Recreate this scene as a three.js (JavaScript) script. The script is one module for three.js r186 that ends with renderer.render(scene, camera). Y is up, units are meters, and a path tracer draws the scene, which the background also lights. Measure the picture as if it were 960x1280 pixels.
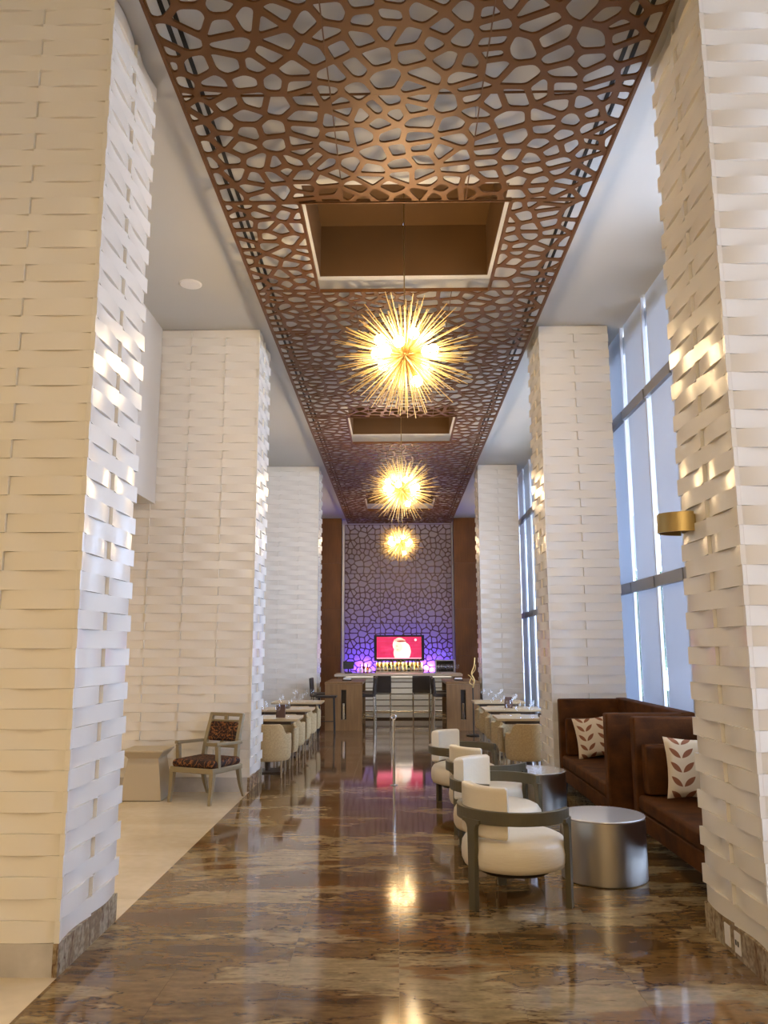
import * as THREE from 'three';
import { RoundedBoxGeometry } from 'three/addons/geometries/RoundedBoxGeometry.js';
import { mergeGeometries } from 'three/addons/utils/BufferGeometryUtils.js';
import { RectAreaLightUniformsLib } from 'three/addons/lights/RectAreaLightUniformsLib.js';
import { ImprovedNoise } from 'three/addons/math/ImprovedNoise.js';

// ---------------------------------------------------------------- camera, sky, exposure
const scene = new THREE.Scene();
const rad = (a) => a * Math.PI / 180;
const camera = new THREE.PerspectiveCamera(2 * Math.atan(640 / 1009.2) * 180 / Math.PI, 960 / 1280, 0.05, 200);
camera.rotation.order = 'YXZ';
camera.position.set(0, 1.7, 0);
camera.rotation.set(rad(9.61), rad(0.913), rad(-0.167));
scene.add(camera);
const renderer = new THREE.WebGLRenderer({ antialias: true });
renderer.toneMapping = THREE.LinearToneMapping;
renderer.toneMappingExposure = 0.56;
renderer.shadowMap.enabled = true;
RectAreaLightUniformsLib.init();
{ // bright hazy sky, the same all round
  const w = 16, h = 64, d = new Float32Array(w * h * 4);
  for (let j = 0; j < h; j++) {
    const e = Math.max(0, (j + 0.5) / h * 2 - 1);          // 0 at the horizon, 1 overhead
    const c = [9.6 - 2.6 * e, 12.2 - 2.3 * e, 18.2 - 1.7 * e];
    for (let i = 0; i < w; i++) d.set([...c, 1], (j * w + i) * 4);
  }
  const t = new THREE.DataTexture(d, w, h, THREE.RGBAFormat, THREE.FloatType);
  t.mapping = THREE.EquirectangularReflectionMapping; t.magFilter = THREE.LinearFilter; t.needsUpdate = true;
  scene.background = t;
}

{ // high sun on the outdoor paving, kept off the glass by the canopy
  const sun = new THREE.DirectionalLight(new THREE.Color(1, 0.98, 0.95), 38);
  sun.position.set(14, 30, 2); sun.target.position.set(0, 0, -3); sun.castShadow = true; sun.name = 'sun';
  Object.assign(sun.shadow.camera, { left: -40, right: 40, top: 40, bottom: -40, near: 1, far: 90 });
  scene.add(sun); scene.add(sun.target);
}

// ---------------------------------------------------------------- helpers  (d = distance along the hall, z = -d)
let seed = 7;
const rnd = () => { seed |= 0; seed = seed + 0x6D2B79F5 | 0; let t = Math.imul(seed ^ seed >>> 15, 1 | seed); t = t + Math.imul(t ^ t >>> 7, 61 | t) ^ t; return ((t ^ t >>> 14) >>> 0) / 4294967296; };
const rr = (a, b) => a + (b - a) * rnd();
const noise = new ImprovedNoise();
function fbm(x, y, o = 5, s = 0) { let a = 0, k = 0.5, f = 1; for (let i = 0; i < o; i++) { a += k * noise.noise(x * f, y * f, s + i * 7.3); k *= 0.52; f *= 2.03; } return a; }
const taken = {};
function numbered(n) { const k = taken[n] = (taken[n] ?? -1) + 1; return k ? n + '_' + String(k).padStart(3, '0') : n; }
function std(color, roughness = 0.6, metalness = 0, extra = {}) {
  const c = new THREE.Color(); Array.isArray(color) ? c.setRGB(...color) : c.set(color);
  return new THREE.MeshPhysicalMaterial({ color: c, roughness, metalness, ...extra });
}
function mesh(name, geo, mat, parent, x = 0, y = 0, z = 0, label) {
  const m = new THREE.Mesh(Array.isArray(geo) ? join(geo) : geo, mat);
  m.name = parent === scene ? numbered(name) : name; m.position.set(x, y, z); m.castShadow = m.receiveShadow = true;
  if (label) m.userData.label = label;
  parent.add(m); return m;
}
function join(list) {
  const l = list.map((g) => { const q = g.index ? g.toNonIndexed() : g.clone(); for (const k of Object.keys(q.attributes)) if (!['position', 'normal', 'uv'].includes(k)) q.deleteAttribute(k); return q; });
  return l.length === 1 ? l[0] : mergeGeometries(l);
}
function box(x0, x1, y0, y1, d0, d1) { return new THREE.BoxGeometry(x1 - x0, y1 - y0, d1 - d0).translate((x0 + x1) / 2, (y0 + y1) / 2, -(d0 + d1) / 2); }
function rbox(x0, x1, y0, y1, d0, d1, r = 0.02, s = 3) { return new RoundedBoxGeometry(x1 - x0, y1 - y0, d1 - d0, s, r).translate((x0 + x1) / 2, (y0 + y1) / 2, -(d0 + d1) / 2); }
function cyl(r0, r1, h, n = 24, open = false) { return new THREE.CylinderGeometry(r1, r0, h, n, 1, open).translate(0, h / 2, 0); }
function lathe(pts, n = 24) { return new THREE.LatheGeometry(pts.map((p) => new THREE.Vector2(p[0], p[1])), n); }
function bar(a, b, r0, r1 = r0, n = 8) {
  const A = new THREE.Vector3(...a), B = new THREE.Vector3(...b), d = B.clone().sub(A), g = cyl(r0, r1, d.length(), n);
  g.applyQuaternion(new THREE.Quaternion().setFromUnitVectors(new THREE.Vector3(0, 1, 0), d.normalize())); return g.translate(A.x, A.y, A.z);
}
function thing(name, label, category, x = 0, y = 0, d = 0, turn = 0, group) {
  const o = new THREE.Group(); o.name = numbered(name); scene.add(o); o.position.set(x, y, -d); o.rotation.y = turn;
  o.userData = { label, category }; if (group) o.userData.group = group; return o;
}
function tag(o, label, category, group) { Object.assign(o.userData, { label, category }); if (group) o.userData.group = group; return o; }
function dup(o, x, y, d, turn, label, group) {
  const r = o.clone(); r.name = numbered(o.name.replace(/_\d+$/, '')); scene.add(r); r.position.set(x, y, -d); r.rotation.y = turn;
  r.userData = { ...o.userData }; if (label) r.userData.label = label; if (group) r.userData.group = group; return r;
}
function structure(name, label) { const g = new THREE.Group(); g.name = name; g.userData = { kind: 'structure' }; if (label) { g.userData.label = label; } scene.add(g); return g; }
function texture(w, h, fn, srgb = true) {
  const d = new Uint8Array(w * h * 4);
  for (let j = 0; j < h; j++) for (let i = 0; i < w; i++) { const c = fn(i / w, j / h, i, j), k = (j * w + i) * 4; for (let q = 0; q < 3; q++) d[k + q] = Math.max(0, Math.min(255, c[q])); d[k + 3] = 255; }
  const t = new THREE.DataTexture(d, w, h); t.magFilter = THREE.LinearFilter; t.minFilter = THREE.LinearMipmapLinearFilter; t.generateMipmaps = true; t.wrapS = t.wrapT = THREE.RepeatWrapping;
  if (srgb) t.colorSpace = THREE.SRGBColorSpace; t.needsUpdate = true; return t;
}
const mix3 = (a, b, t) => a.map((v, i) => v + (b[i] - v) * t);
const clamp = (t, a = 0, b = 1) => Math.max(a, Math.min(b, t));
const smooth = (a, b, t) => { t = clamp((t - a) / (b - a)); return t * t * (3 - 2 * t); };
function canvasTexture(w, h, draw) { const c = document.createElement('canvas'); c.width = w; c.height = h; draw(c.getContext('2d'), w, h); const t = new THREE.CanvasTexture(c); t.colorSpace = THREE.SRGBColorSpace; return t; }

// ---------------------------------------------------------------- materials
// veined brown marble, one texture = 4.8 m x 4.8 m, veins run across the hall
function marble(light, mid, dark, rust, amount, s, size, tall = 1) {
  return texture(size, size * tall, (u, v) => {
    const x = u * 4.8, y = v * 4.8 * tall;
    const wx = x + 0.22 * fbm(x * 1.3, y * 2.2, 3, s + 3), wy = y + 0.13 * fbm(x * 1.1, y * 1.9, 4, s + 9);
    const grain = fbm(x * 7, y * 20, 4, s + 20), fine = fbm(x * 34, y * 60, 2, s + 33);
    const patch = fbm(wx * 0.75, wy * 2.3, 5, s) + 0.16 * grain;     // layers with ragged edges
    const r = fbm(wx * 0.6 + 9, wy * 1.9, 5, s + 50) + 0.12 * grain;
    const st = fbm(wx * 0.8, wy * 7.0, 4, s + 70);
    let c = mix3(light, mid, amount * smooth(-0.09, 0.05, -patch + 0.03));
    c = mix3(c, mix3(mid, dark, 0.6), amount * 0.8 * smooth(0.10, 0.34, -patch));
    c = mix3(c, rust, amount * 0.75 * smooth(0.15, 0.24, r));
    c = mix3(c, dark, amount * 0.75 * (1 - smooth(0.0, 0.022, Math.abs(patch - 0.01) + 0.02 * fine)));
    c = mix3(c, dark, amount * 0.75 * (1 - smooth(0.0, 0.03, Math.abs(st) + 0.03 * fine)) * smooth(-0.1, 0.2, grain + 0.1));
    c = mix3(c, dark, amount * 0.55 * smooth(0.08, 0.3, -st) * smooth(-0.05, 0.15, -patch));
    return c.map((q) => q * (1 + 0.30 * grain + 0.16 * fine));
  });
}
const M = {};
const marbleNear = marble([150, 130, 94], [119, 93, 57], [64, 43, 24], [110, 72, 32], 0.95, 0, 880, 2);
M.floorNear = std([1, 1, 1], 0.07, 0, { map: marbleNear });
const marbleFar = marble([128, 102, 74], [104, 76, 50], [70, 46, 28], [92, 58, 30], 0.7, 140, 640);
M.floorFar = std([1, 1, 1], 0.06, 0, { map: marbleFar });
M.floorCream = std([1, 1, 1], 0.12, 0, { map: texture(512, 512, (u, v) => { const q = fbm(u * 5, v * 8, 5, 3), g = fbm(u * 60, v * 60, 2, 8); return [216 + 26 * q + 10 * g, 200 + 28 * q + 10 * g, 170 + 32 * q + 10 * g]; }) });
M.grout = std([0.20, 0.15, 0.10], 0.8);
M.plinthBrown = std([1, 1, 1], 0.2, 0, { map: texture(512, 512, (u, v) => { const a = fbm(u * 9 + 1.2 * v, v * 3.5, 5, 77), g = fbm(u * 40, v * 40, 3, 5), w = Math.abs(fbm(u * 7 + 0.6 * v, v * 2.2, 4, 61)); let c = mix3([134, 112, 82], [168, 154, 126], smooth(-0.2, 0.3, a + 0.3 * g)); c = mix3(c, [84, 54, 34], 0.75 * (1 - smooth(0.0, 0.035, w))); return c.map((q) => q * (1 + 0.25 * g)); }) });
M.plinthGrey = std([1, 1, 1], 0.25, 0, { map: texture(256, 256, (u, v) => { const a = fbm(u * 4, v * 4, 5, 17); return [188 + 40 * a, 182 + 40 * a, 174 + 40 * a]; }) });
M.tile = std([0.81, 0.77, 0.69], 0.24, 0);
M.core = std([0.74, 0.71, 0.66], 0.6);
M.ceiling = std([0.53, 0.52, 0.485], 0.85);
M.white = std([0.82, 0.80, 0.77], 0.7);
M.wallWarm = std([0.72, 0.66, 0.56], 0.8);
const wood = texture(512, 512, (u, v) => { const g = fbm(u * 40, v * 3, 5, 4), k = fbm(u * 3, v * 1.5, 3, 14); return mix3([94, 56, 22], [130, 82, 36], clamp(0.5 + 0.8 * k + 0.5 * g)); });
M.woodPanel = std([1, 1, 1], 0.4, 0, { map: wood });
M.recess = std([0.090, 0.044, 0.012], 0.6);
M.bronzeScreen = std([0.118, 0.050, 0.014], 0.45, 0.2, { specularIntensity: 0.6 });
M.wallScreen = std([0.13, 0.075, 0.055], 0.45, 0.3);
M.lilac = std([0.62, 0.58, 0.60], 0.7);
M.black = std([0.012, 0.012, 0.013], 0.5);
M.slot = std([0.01, 0.01, 0.01], 0.7);
M.brass = std([0.88, 0.64, 0.26], 0.35, 0.7);
M.brassDark = std([0.42, 0.31, 0.13], 0.35, 1);
M.bulb = std([1, 0.9, 0.7], 0.4, 0, { emissive: new THREE.Color(1, 0.80, 0.48), emissiveIntensity: 34 });
M.aluminium = std([0.62, 0.63, 0.65], 0.4, 0.6);
M.mullionDark = std([0.28, 0.28, 0.30], 0.45, 0.5);
M.glass = std([1, 1, 1], 0.02, 0, { transmission: 1, thickness: 0, ior: 1.5 });
M.shade = std([0.44, 0.49, 0.57], 0.95, 0, { transmission: 0.19, thickness: 0, bumpMap: texture(128, 128, (u, v, i, j) => { const q = 128 + 90 * Math.sin(i * 1.57) * Math.sin(j * 1.57); return [q, q, q]; }, false), bumpScale: 0.0004 });
M.chairFrame = std([0.115, 0.098, 0.058], 0.45, 0.25);
M.leather = std([0.78, 0.69, 0.52], 0.36, 0, { bumpMap: texture(256, 256, (u, v) => { const q = 128 + 200 * fbm(u * 30, v * 30, 4, 2); return [q, q, q]; }, false), bumpScale: 0.0012 });
M.steel = std([0.50, 0.47, 0.41], 0.42, 1, { roughnessMap: texture(256, 256, (u, v) => { const q = 205 + 60 * fbm(u * 60, v * 160, 3, 5); return [q, q, q]; }, false) });
M.steelTop = std([0.80, 0.79, 0.77], 0.16, 0.55);
M.chrome = std([0.80, 0.80, 0.80], 0.09, 1);
M.velvet = std([1, 1, 1], 0.75, 0, { map: texture(512, 512, (u, v) => { const q = fbm(u * 6, v * 6, 5, 44), g = fbm(u * 90, v * 90, 2, 6); return [78 + 40 * q + 12 * g, 43 + 26 * q + 8 * g, 11 + 11 * q + 4 * g]; }), specularIntensity: 0.35 });
M.darkLeg = std([0.02, 0.014, 0.01], 0.4);
M.antique = std([0.30, 0.245, 0.145], 0.45, 0.15);
M.leopard = std([1, 1, 1], 0.8, 0, { map: texture(512, 512, (u, v) => { const a = Math.abs(fbm(u * 22, v * 22, 2, 91)), b = fbm(u * 13, v * 13, 3, 12), g = fbm(u * 60, v * 60, 2, 3); let c = mix3([128, 76, 34], [150, 100, 56], clamp(0.5 + 2 * b)); c = mix3(c, [40, 18, 10], smooth(0.035, 0.075, a)); return c.map((q) => q * (1 + 0.2 * g)); }) });
M.plaster = std([0.50, 0.42, 0.29], 0.5);
M.diningFabric = std([1, 1, 1], 0.85, 0, { map: texture(256, 256, (u, v) => { const q = fbm(u * 50, v * 50, 3, 71); return [186 + 30 * q, 162 + 30 * q, 118 + 28 * q]; }) });
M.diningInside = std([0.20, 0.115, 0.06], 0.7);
M.diningLeg = std([0.42, 0.33, 0.2], 0.45);
M.tableTop = std([0.56, 0.43, 0.25], 0.25);
M.tableDark = std([0.08, 0.05, 0.03], 0.4);
M.menu = std([0.10, 0.045, 0.03], 0.5);
M.barWood = std([1, 1, 1], 0.35, 0, { map: texture(512, 512, (u, v) => { const g = fbm(u * 30, v * 2.4, 5, 40), k = fbm(u * 3, v * 1.5, 3, 41); return mix3([112, 82, 50], [150, 116, 76], clamp(0.5 + 0.7 * k + 0.5 * g)); }) });
M.barPlank = std([0.66, 0.66, 0.63], 0.35);
M.barTop = std([0.66, 0.58, 0.48], 0.3);
M.stool = std([0.028, 0.020, 0.017], 0.45);
M.stoolLeg = std([0.62, 0.53, 0.40], 0.25, 0.9);
M.wineGlass = std([1, 1, 1], 0.03, 0, { transmission: 1, thickness: 0, ior: 1.45 });
M.napkin = std([0.80, 0.78, 0.74], 0.8);
M.outlet = std([0.85, 0.83, 0.80], 0.4);

// ---------------------------------------------------------------- dimensions read from the photograph
const H = 5.9, HP = 5.73, XL = -1.80, XR = 1.88, TW = 0.455, ROW = 0.11, BASE = 0.165, WIN = 2.98;
const openings = [[6.8, 8.65], [13.73, 15.55], [21.5, 23.35]], OX0 = -0.86, OX1 = 1.05, PX0 = -1.585, PX1 = 1.755, BACK = 26.4;

// ---------------------------------------------------------------- floor, tile by tile
{
  const floor = structure('floor', 'polished stone floor, brown veined slabs and cream slabs');
  mesh('floor_bed', [box(-7.4, WIN + 0.1, -0.2, -0.0025, -9, BACK + 0.1)], M.grout, floor);
  const variant = (w, l, tex, n, gap) => Array.from({ length: n }, () => {
    const g = new THREE.BoxGeometry(w - gap, 0.02, l - gap).translate(0, -0.01, 0), p = g.attributes.position, uv = g.attributes.uv;
    const ou = rr(0.05, 0.8), ov = rr(0.05, 0.7); for (let i = 0; i < p.count; i++) uv.setXY(i, ou + p.getX(i) / tex, ov - p.getZ(i) / tex);
    return g;
  });
  const lay = (x0, x1, d0, d1, w, l, mat, tex, name, gap = 0.0016) => {
    const nx = Math.round((x1 - x0) / w), nd = Math.round((d1 - d0) / l), vs = variant((x1 - x0) / nx, (d1 - d0) / nd, tex, 14, gap);
    for (let j = 0; j < nd; j++) for (let i = 0; i < nx; i++) mesh(name, vs[Math.floor(rnd() * vs.length)], mat, floor, x0 + (i + 0.5) * (x1 - x0) / nx, 0, -(d0 + (j + 0.5) * (d1 - d0) / nd));
  };
  for (let j = 0; j < 7; j++) for (let i = 0; i < 8; i++) {   // neighbouring slabs were cut from one block: the veins nearly run on
    const g = new THREE.BoxGeometry(0.5988, 0.02, 1.1988).translate(0, -0.01, 0), p = g.attributes.position, uv = g.attributes.uv, ou = rr(-0.05, 0.05), ov = rr(-0.04, 0.04);
    for (let q = 0; q < p.count; q++) uv.setXY(q, (0.3 + i * 0.6 + p.getX(q) + ou) / 4.8, (0.65 + j * 1.2 - p.getZ(q) + ov) / 9.6);
    mesh('brown_marble_tile', g, M.floorNear, floor, XL + 0.3 + i * 0.6, 0, -(2.92 + j * 1.2));
  }
  lay(-4.2, XL + 4.8, 10.72, 20.32, 0.6, 1.2, M.floorFar, 4.8, 'dark_marble_tile');
  lay(-6.6, XL, 2.32, 10.72, 1.2, 1.2, M.floorCream, 4.8, 'cream_marble_tile');
  const far = new THREE.BoxGeometry(7.2, 0.02, BACK - 20.32).translate(-0.6, -0.01, -(BACK + 20.32) / 2); mesh('bar_floor', far, M.floorFar, floor);
  mesh('lobby_floor', box(-7.3, WIN, -0.02, 0, -9, 2.32), M.floorCream, floor);
}
// ---------------------------------------------------------------- ceiling with three recesses
{
  const ceiling = structure('ceiling', 'white ceiling with three brown recesses');
  const cuts = [-9, ...openings.flat(), BACK + 0.1], slabs = [box(-7.4, OX0, H, H + 0.15, -9, BACK + 0.1), box(OX1, WIN + 0.15, H, H + 0.15, -9, BACK + 0.1)];
  for (let i = 0; i < cuts.length; i += 2) slabs.push(box(OX0, OX1, H, H + 0.15, cuts[i], cuts[i + 1]));
  mesh('ceiling_slab', slabs, M.ceiling, ceiling);
  for (const [a, b] of openings) {
    mesh('recess_top', [box(OX0 - 0.03, (OX0 + OX1) / 2 - 0.002, H + 0.62, H + 0.66, a - 0.03, b + 0.03), box((OX0 + OX1) / 2 + 0.002, OX1 + 0.03, H + 0.62, H + 0.66, a - 0.03, b + 0.03), box(OX0, OX1, H + 0.655, H + 0.7, a, b)], M.recess, ceiling);
    mesh('recess_side', [box(OX0 - 0.03, OX0 + 0.004, H + 0.002, H + 0.62, a - 0.03, b + 0.03)], M.recess, ceiling);
    mesh('recess_side', [box(OX1 - 0.004, OX1 + 0.03, H + 0.002, H + 0.62, a - 0.03, b + 0.03)], M.recess, ceiling);
    mesh('recess_side', [box(OX0, OX1, H + 0.002, H + 0.62, b - 0.004, b + 0.03)], M.recess, ceiling);
    mesh('recess_side', [box(OX0, OX1, H + 0.002, H + 0.62, a - 0.03, a + 0.004)], M.recess, ceiling);
  }
  for (const x of [-1.54, -1.47, 1.64, 1.71]) mesh('air_slot', box(x - 0.016, x + 0.016, H - 0.004, H + 0.01, 2.4, 26), M.slot, ceiling);
  // lowered ceiling over the lounge on the left
  const s = structure('trim_1', 'lowered white soffit beside the columns');
  mesh('soffit', box(-7.3, -3.1, 3.54, H, -2, 10.14), std([0.62, 0.60, 0.56], 0.8), s);
}
// ---------------------------------------------------------------- walls
{
  const l = structure('wall_left'); mesh('plaster_wall', box(-7.45, -7.3, 0, H, -9, BACK), M.wallWarm, l);
  const d = structure('wall_dining'); mesh('plaster_wall', box(-3.75, -3.62, 0, H, 11.2, BACK), M.wallWarm, d);
  const f = structure('wall_front'); mesh('plaster_wall', box(-7.4, WIN + 0.1, 0, H, -9.15, -9), M.wallWarm, f);
  const b = structure('wall_back', 'brown wooden end wall with a pale field behind the screen');
  mesh('pale_field', box(-1.83, 1.90, 0, H, BACK, BACK + 0.1), M.lilac, b);
  const panelRows = [0, 1.475, 2.95, 4.425, H];
  for (let i = 0; i < 4; i++) {
    for (const [x0, x1] of [[-3.62, -2.75], [-2.745, -1.80], [1.84, 2.98]]) {
      const g = box(x0, x1 - 0.004, panelRows[i], panelRows[i + 1] - 0.004, 26.0, 26.06);
      mesh('wood_panel', g, M.woodPanel, b);
    }
  }
  mesh('panel_backing', [box(-3.62, -1.80, 0, H, 26.07, BACK), box(1.84, WIN, 0, H, 26.07, BACK)], M.black, b);
  mesh('metal_edge', box(-1.77, -1.70, 0, HP - 0.02, 26.02, 26.14), M.aluminium, b);
  mesh('metal_edge', box(1.77, 1.81, 0, HP - 0.02, 26.02, 26.14), M.mullionDark, b);
}
// ---------------------------------------------------------------- curtain wall on the right
{
  const w = structure('window_1', 'tall glazed wall with grey blue roller shades');
  const bay = 0.945, first = 8.37 - 5 * bay;
  const paneG = new THREE.BoxGeometry(0.008, 1, bay - 0.042), mullG = new THREE.BoxGeometry(0.034, H, 0.04), tranG = new THREE.BoxGeometry(0.05, 0.13, bay - 0.042), shadeG = new THREE.PlaneGeometry(bay - 0.14, 1);
  const boxes = [[0.05, 2.39], [2.52, 4.63], [4.76, H]];
  for (let k = 0; k < 24; k++) {
    const d0 = first + k * bay, dc = d0 + bay / 2; if (d0 > BACK - 0.5) break;
    mesh('mullion', mullG, M.aluminium, w, WIN + 0.015, H / 2, -d0);
    for (const [a, b] of boxes) { const p = mesh('pane', paneG, M.glass, w, WIN + 0.045, (a + b) / 2, -dc); p.scale.y = b - a; }
    for (const y of [2.455, 4.695]) mesh('transom', tranG, M.mullionDark, w, WIN - 0.006, y, -dc);
    if ((d0 > 7.2 && d0 < 10.3) || d0 > 16.2) { const s = mesh('roller_shade', shadeG, M.shade, w, WIN + 0.026, (H + 0.06) / 2, -dc + 0.042); s.rotation.y = -Math.PI / 2; s.scale.y = H - 0.06; }
  }
  mesh('sill', box(WIN - 0.04, WIN + 0.12, 0, 0.05, first, BACK), M.aluminium, w);
  const r = structure('wall_right'); mesh('plaster_wall', box(WIN, WIN + 0.15, 0, H, -9, first - 0.03), M.wallWarm, r);
}
// ---------------------------------------------------------------- columns clad in woven wave tiles
function waveTile(w, h, convex) {
  const n = 8, A = 0.022, t0 = 0.006, pos = [], nor = [], uv = [];
  const X = (i) => -w / 2 + w * i / n, Z = (x) => { const c = Math.cos(Math.PI * x / w); return t0 + A * (convex ? c : 1 - c); };
  const N = (x) => { const s = -Math.PI / w * Math.sin(Math.PI * x / w) * A * (convex ? 1 : -1), l = Math.hypot(1, s); return [-s / l, 0, 1 / l]; };
  const v = (p, q) => { pos.push(...p); nor.push(...q); uv.push(p[0], p[1]); };
  const quad = (a, b, c, d, na, nb, nc, nd) => { v(a, na); v(b, nb); v(c, nc); v(a, na); v(c, nc); v(d, nd); };
  for (let i = 0; i < n; i++) {
    const x0 = X(i), x1 = X(i + 1), z0 = Z(x0), z1 = Z(x1), n0 = N(x0), n1 = N(x1), U = [0, 1, 0], D = [0, -1, 0];
    quad([x0, 0, z0], [x1, 0, z1], [x1, h, z1], [x0, h, z0], n0, n1, n1, n0);
    quad([x0, h, z0], [x1, h, z1], [x1, h, 0], [x0, h, 0], U, U, U, U);
    quad([x0, 0, 0], [x1, 0, 0], [x1, 0, z1], [x0, 0, z0], D, D, D, D);
  }
  const L = [-1, 0, 0], R = [1, 0, 0], e = Z(w / 2);
  quad([-w / 2, 0, 0], [-w / 2, 0, e], [-w / 2, h, e], [-w / 2, h, 0], L, L, L, L);
  quad([w / 2, 0, e], [w / 2, 0, 0], [w / 2, h, 0], [w / 2, h, e], R, R, R, R);
  const g = new THREE.BufferGeometry();
  g.setAttribute('position', new THREE.Float32BufferAttribute(pos, 3)); g.setAttribute('normal', new THREE.Float32BufferAttribute(nor, 3)); g.setAttribute('uv', new THREE.Float32BufferAttribute(uv, 2));
  return g;
}
const tileG = [waveTile(TW - 0.002, ROW - 0.0012, true), waveTile(TW - 0.002, ROW - 0.0012, false)];
function column(label, side, d0, nFront, nStuff, greyFront) {
  const xi = side < 0 ? XL : XR, dep = 2 * TW, wide = (nFront + nStuff) * TW, t = 0.026, rows = Math.floor((H - BASE) / ROW);
  const g = thing('column', label, 'column', xi, 0, d0);
  // local x: away from the hall is -side direction of the face, local z: towards the camera
  const out = side;                                                   // the body extends from the inner face to x = out * wide
  const bx = (a, b, y0, y1, za, zb) => new THREE.BoxGeometry(Math.abs(b - a), y1 - y0, Math.abs(zb - za)).translate((a + b) / 2, (y0 + y1) / 2, (za + zb) / 2);
  mesh('core', bx(out * t, out * (wide - 0.002), 0, H - 0.002, -t, -dep), M.core, g);
  const plinth = (geo, mat, turn) => { const p = geo.attributes.position, uv = geo.attributes.uv; for (let i = 0; i < p.count; i++) uv.setXY(i, (p.getX(i) + p.getZ(i)) * 0.9, p.getY(i) * 0.9); return mesh('plinth', geo, mat, g); };
  plinth(bx(out * (t + 0.003), out * wide, 0, BASE, 0.0, -t - 0.002), greyFront ? M.plinthGrey : M.plinthBrown);
  plinth(bx(0, out * (t + 0.002), 0, BASE, 0.0, -dep), M.plinthBrown);
  const loose = [];
  for (let r = 0; r < rows; r++) {
    const y = BASE + 0.002 + r * ROW;
    for (let c = 0; c < nFront + nStuff; c++) {
      const k = (r + c) % 2, x = out * (c + 0.5) * TW;
      if (c >= nFront) { loose.push(tileG[k].clone().translate(x, y, -t)); continue; }
      mesh('wave_tile', tileG[k], M.tile, g, x, y, -t);
    }
    for (let c = 0; c < 2; c++) { const m = mesh('wave_tile', tileG[(r + c + 1) % 2], M.tile, g, out * t, y, -(c + 0.5) * TW); m.rotation.y = -side * Math.PI / 2; }
  }
  if (loose.length) { const m = mesh('more_wave_tiles', loose, M.tile, g); m.userData.kind = 'stuff'; }
  return g;
}
column('white wave-tiled column with pale grey and brown marble plinths beside the cream floor', -1, 4.56, 2, 0, true);
column('wide white wave-tiled pier behind the leopard print armchair', -1, 10.15, 3, 1, true);
column('wide white wave-tiled pier beyond the dining tables opposite the window', -1, 18.35, 3, 0, true);
column('white wave-tiled column with bronze wall sconce and floor outlets', 1, 4.42, 2, 0, false);
column('white wave-tiled column rising behind the far end of the brown booths', 1, 10.12, 2, 0, false);
column('white wave-tiled column beside the window near the bar', 1, 18.3, 2, 0, false);

// ---------------------------------------------------------------- pierced screens
function scatter(w, h, n) {                                          // seeds of the cells, uneven but never crowded
  const pts = []; let tries = 0;
  while (pts.length < n && tries++ < n * 140) { const p = [rr(0, w), rr(0, h)], r = (0.55 + 0.6 * rnd()) * Math.sqrt(w * h / n) * 0.92; if (pts.every((q) => Math.hypot((q[0] - p[0]) * 0.76, q[1] - p[1]) > r * 0.93)) pts.push(p); }
  return pts;
}
function cells(pts, [x0, x1, y0, y1], barw, [eL, eR, eB, eT]) {       // rounded openings inside one rectangle
  const clip = (poly, nx, ny, c) => { const o = []; for (let i = 0; i < poly.length; i++) { const a = poly[i], b = poly[(i + 1) % poly.length], da = a[0] * nx + a[1] * ny - c, db = b[0] * nx + b[1] * ny - c; if (da <= 0) o.push(a); if ((da < 0 && db > 0) || (da > 0 && db < 0)) { const t = da / (da - db); o.push([a[0] + (b[0] - a[0]) * t, a[1] + (b[1] - a[1]) * t]); } } return o; };
  const out = [], near = pts.filter((p) => p[0] > x0 - 0.5 && p[0] < x1 + 0.5 && p[1] > y0 - 0.5 && p[1] < y1 + 0.5);
  const onSeam = (v) => (eL < 0.01 && v[0] < x0 + eL + 1e-4) || (eR < 0.01 && v[0] > x1 - eR - 1e-4) || (eB < 0.01 && v[1] < y0 + eB + 1e-4) || (eT < 0.01 && v[1] > y1 - eT - 1e-4);
  for (const p of near) {
    let poly = [[x0 + eL, y0 + eB], [x1 - eR, y0 + eB], [x1 - eR, y1 - eT], [x0 + eL, y1 - eT]];
    for (const q of near) { if (q === p) continue; const dx = q[0] - p[0], dy = q[1] - p[1], l = Math.hypot(dx, dy), nx = dx / l, ny = dy / l; poly = clip(poly, nx, ny, nx * (p[0] + q[0]) / 2 + ny * (p[1] + q[1]) / 2 - barw / 2); if (poly.length < 3) break; }
    if (poly.length < 3) continue;
    let area = 0; poly.forEach((a, i) => { const b = poly[(i + 1) % poly.length]; area += a[0] * b[1] - b[0] * a[1]; });
    if (Math.abs(area) / 2 < 0.0014) continue;
    const q = poly.filter((a, i) => { const b = poly[(i + 1) % poly.length]; return Math.hypot(a[0] - b[0], a[1] - b[1]) > 0.004; });
    if (q.length < 3) continue;
    const ring = [];
    q.forEach((v, i) => {
      const a = q[(i + q.length - 1) % q.length], b = q[(i + 1) % q.length], la = Math.hypot(a[0] - v[0], a[1] - v[1]), lb = Math.hypot(b[0] - v[0], b[1] - v[1]), rm = onSeam(v) ? 0.003 : 0.034, ra = Math.min(rm, la * 0.46), rb = Math.min(rm, lb * 0.46);
      const s = [v[0] + (a[0] - v[0]) * ra / la, v[1] + (a[1] - v[1]) * ra / la], e = [v[0] + (b[0] - v[0]) * rb / lb, v[1] + (b[1] - v[1]) * rb / lb];
      for (const t of [0, 0.33, 0.67, 1]) ring.push(new THREE.Vector2((1 - t) ** 2 * s[0] + 2 * t * (1 - t) * v[0] + t * t * e[0], (1 - t) ** 2 * s[1] + 2 * t * (1 - t) * v[1] + t * t * e[1]));
    });
    out.push(ring);
  }
  return out;
}
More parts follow.
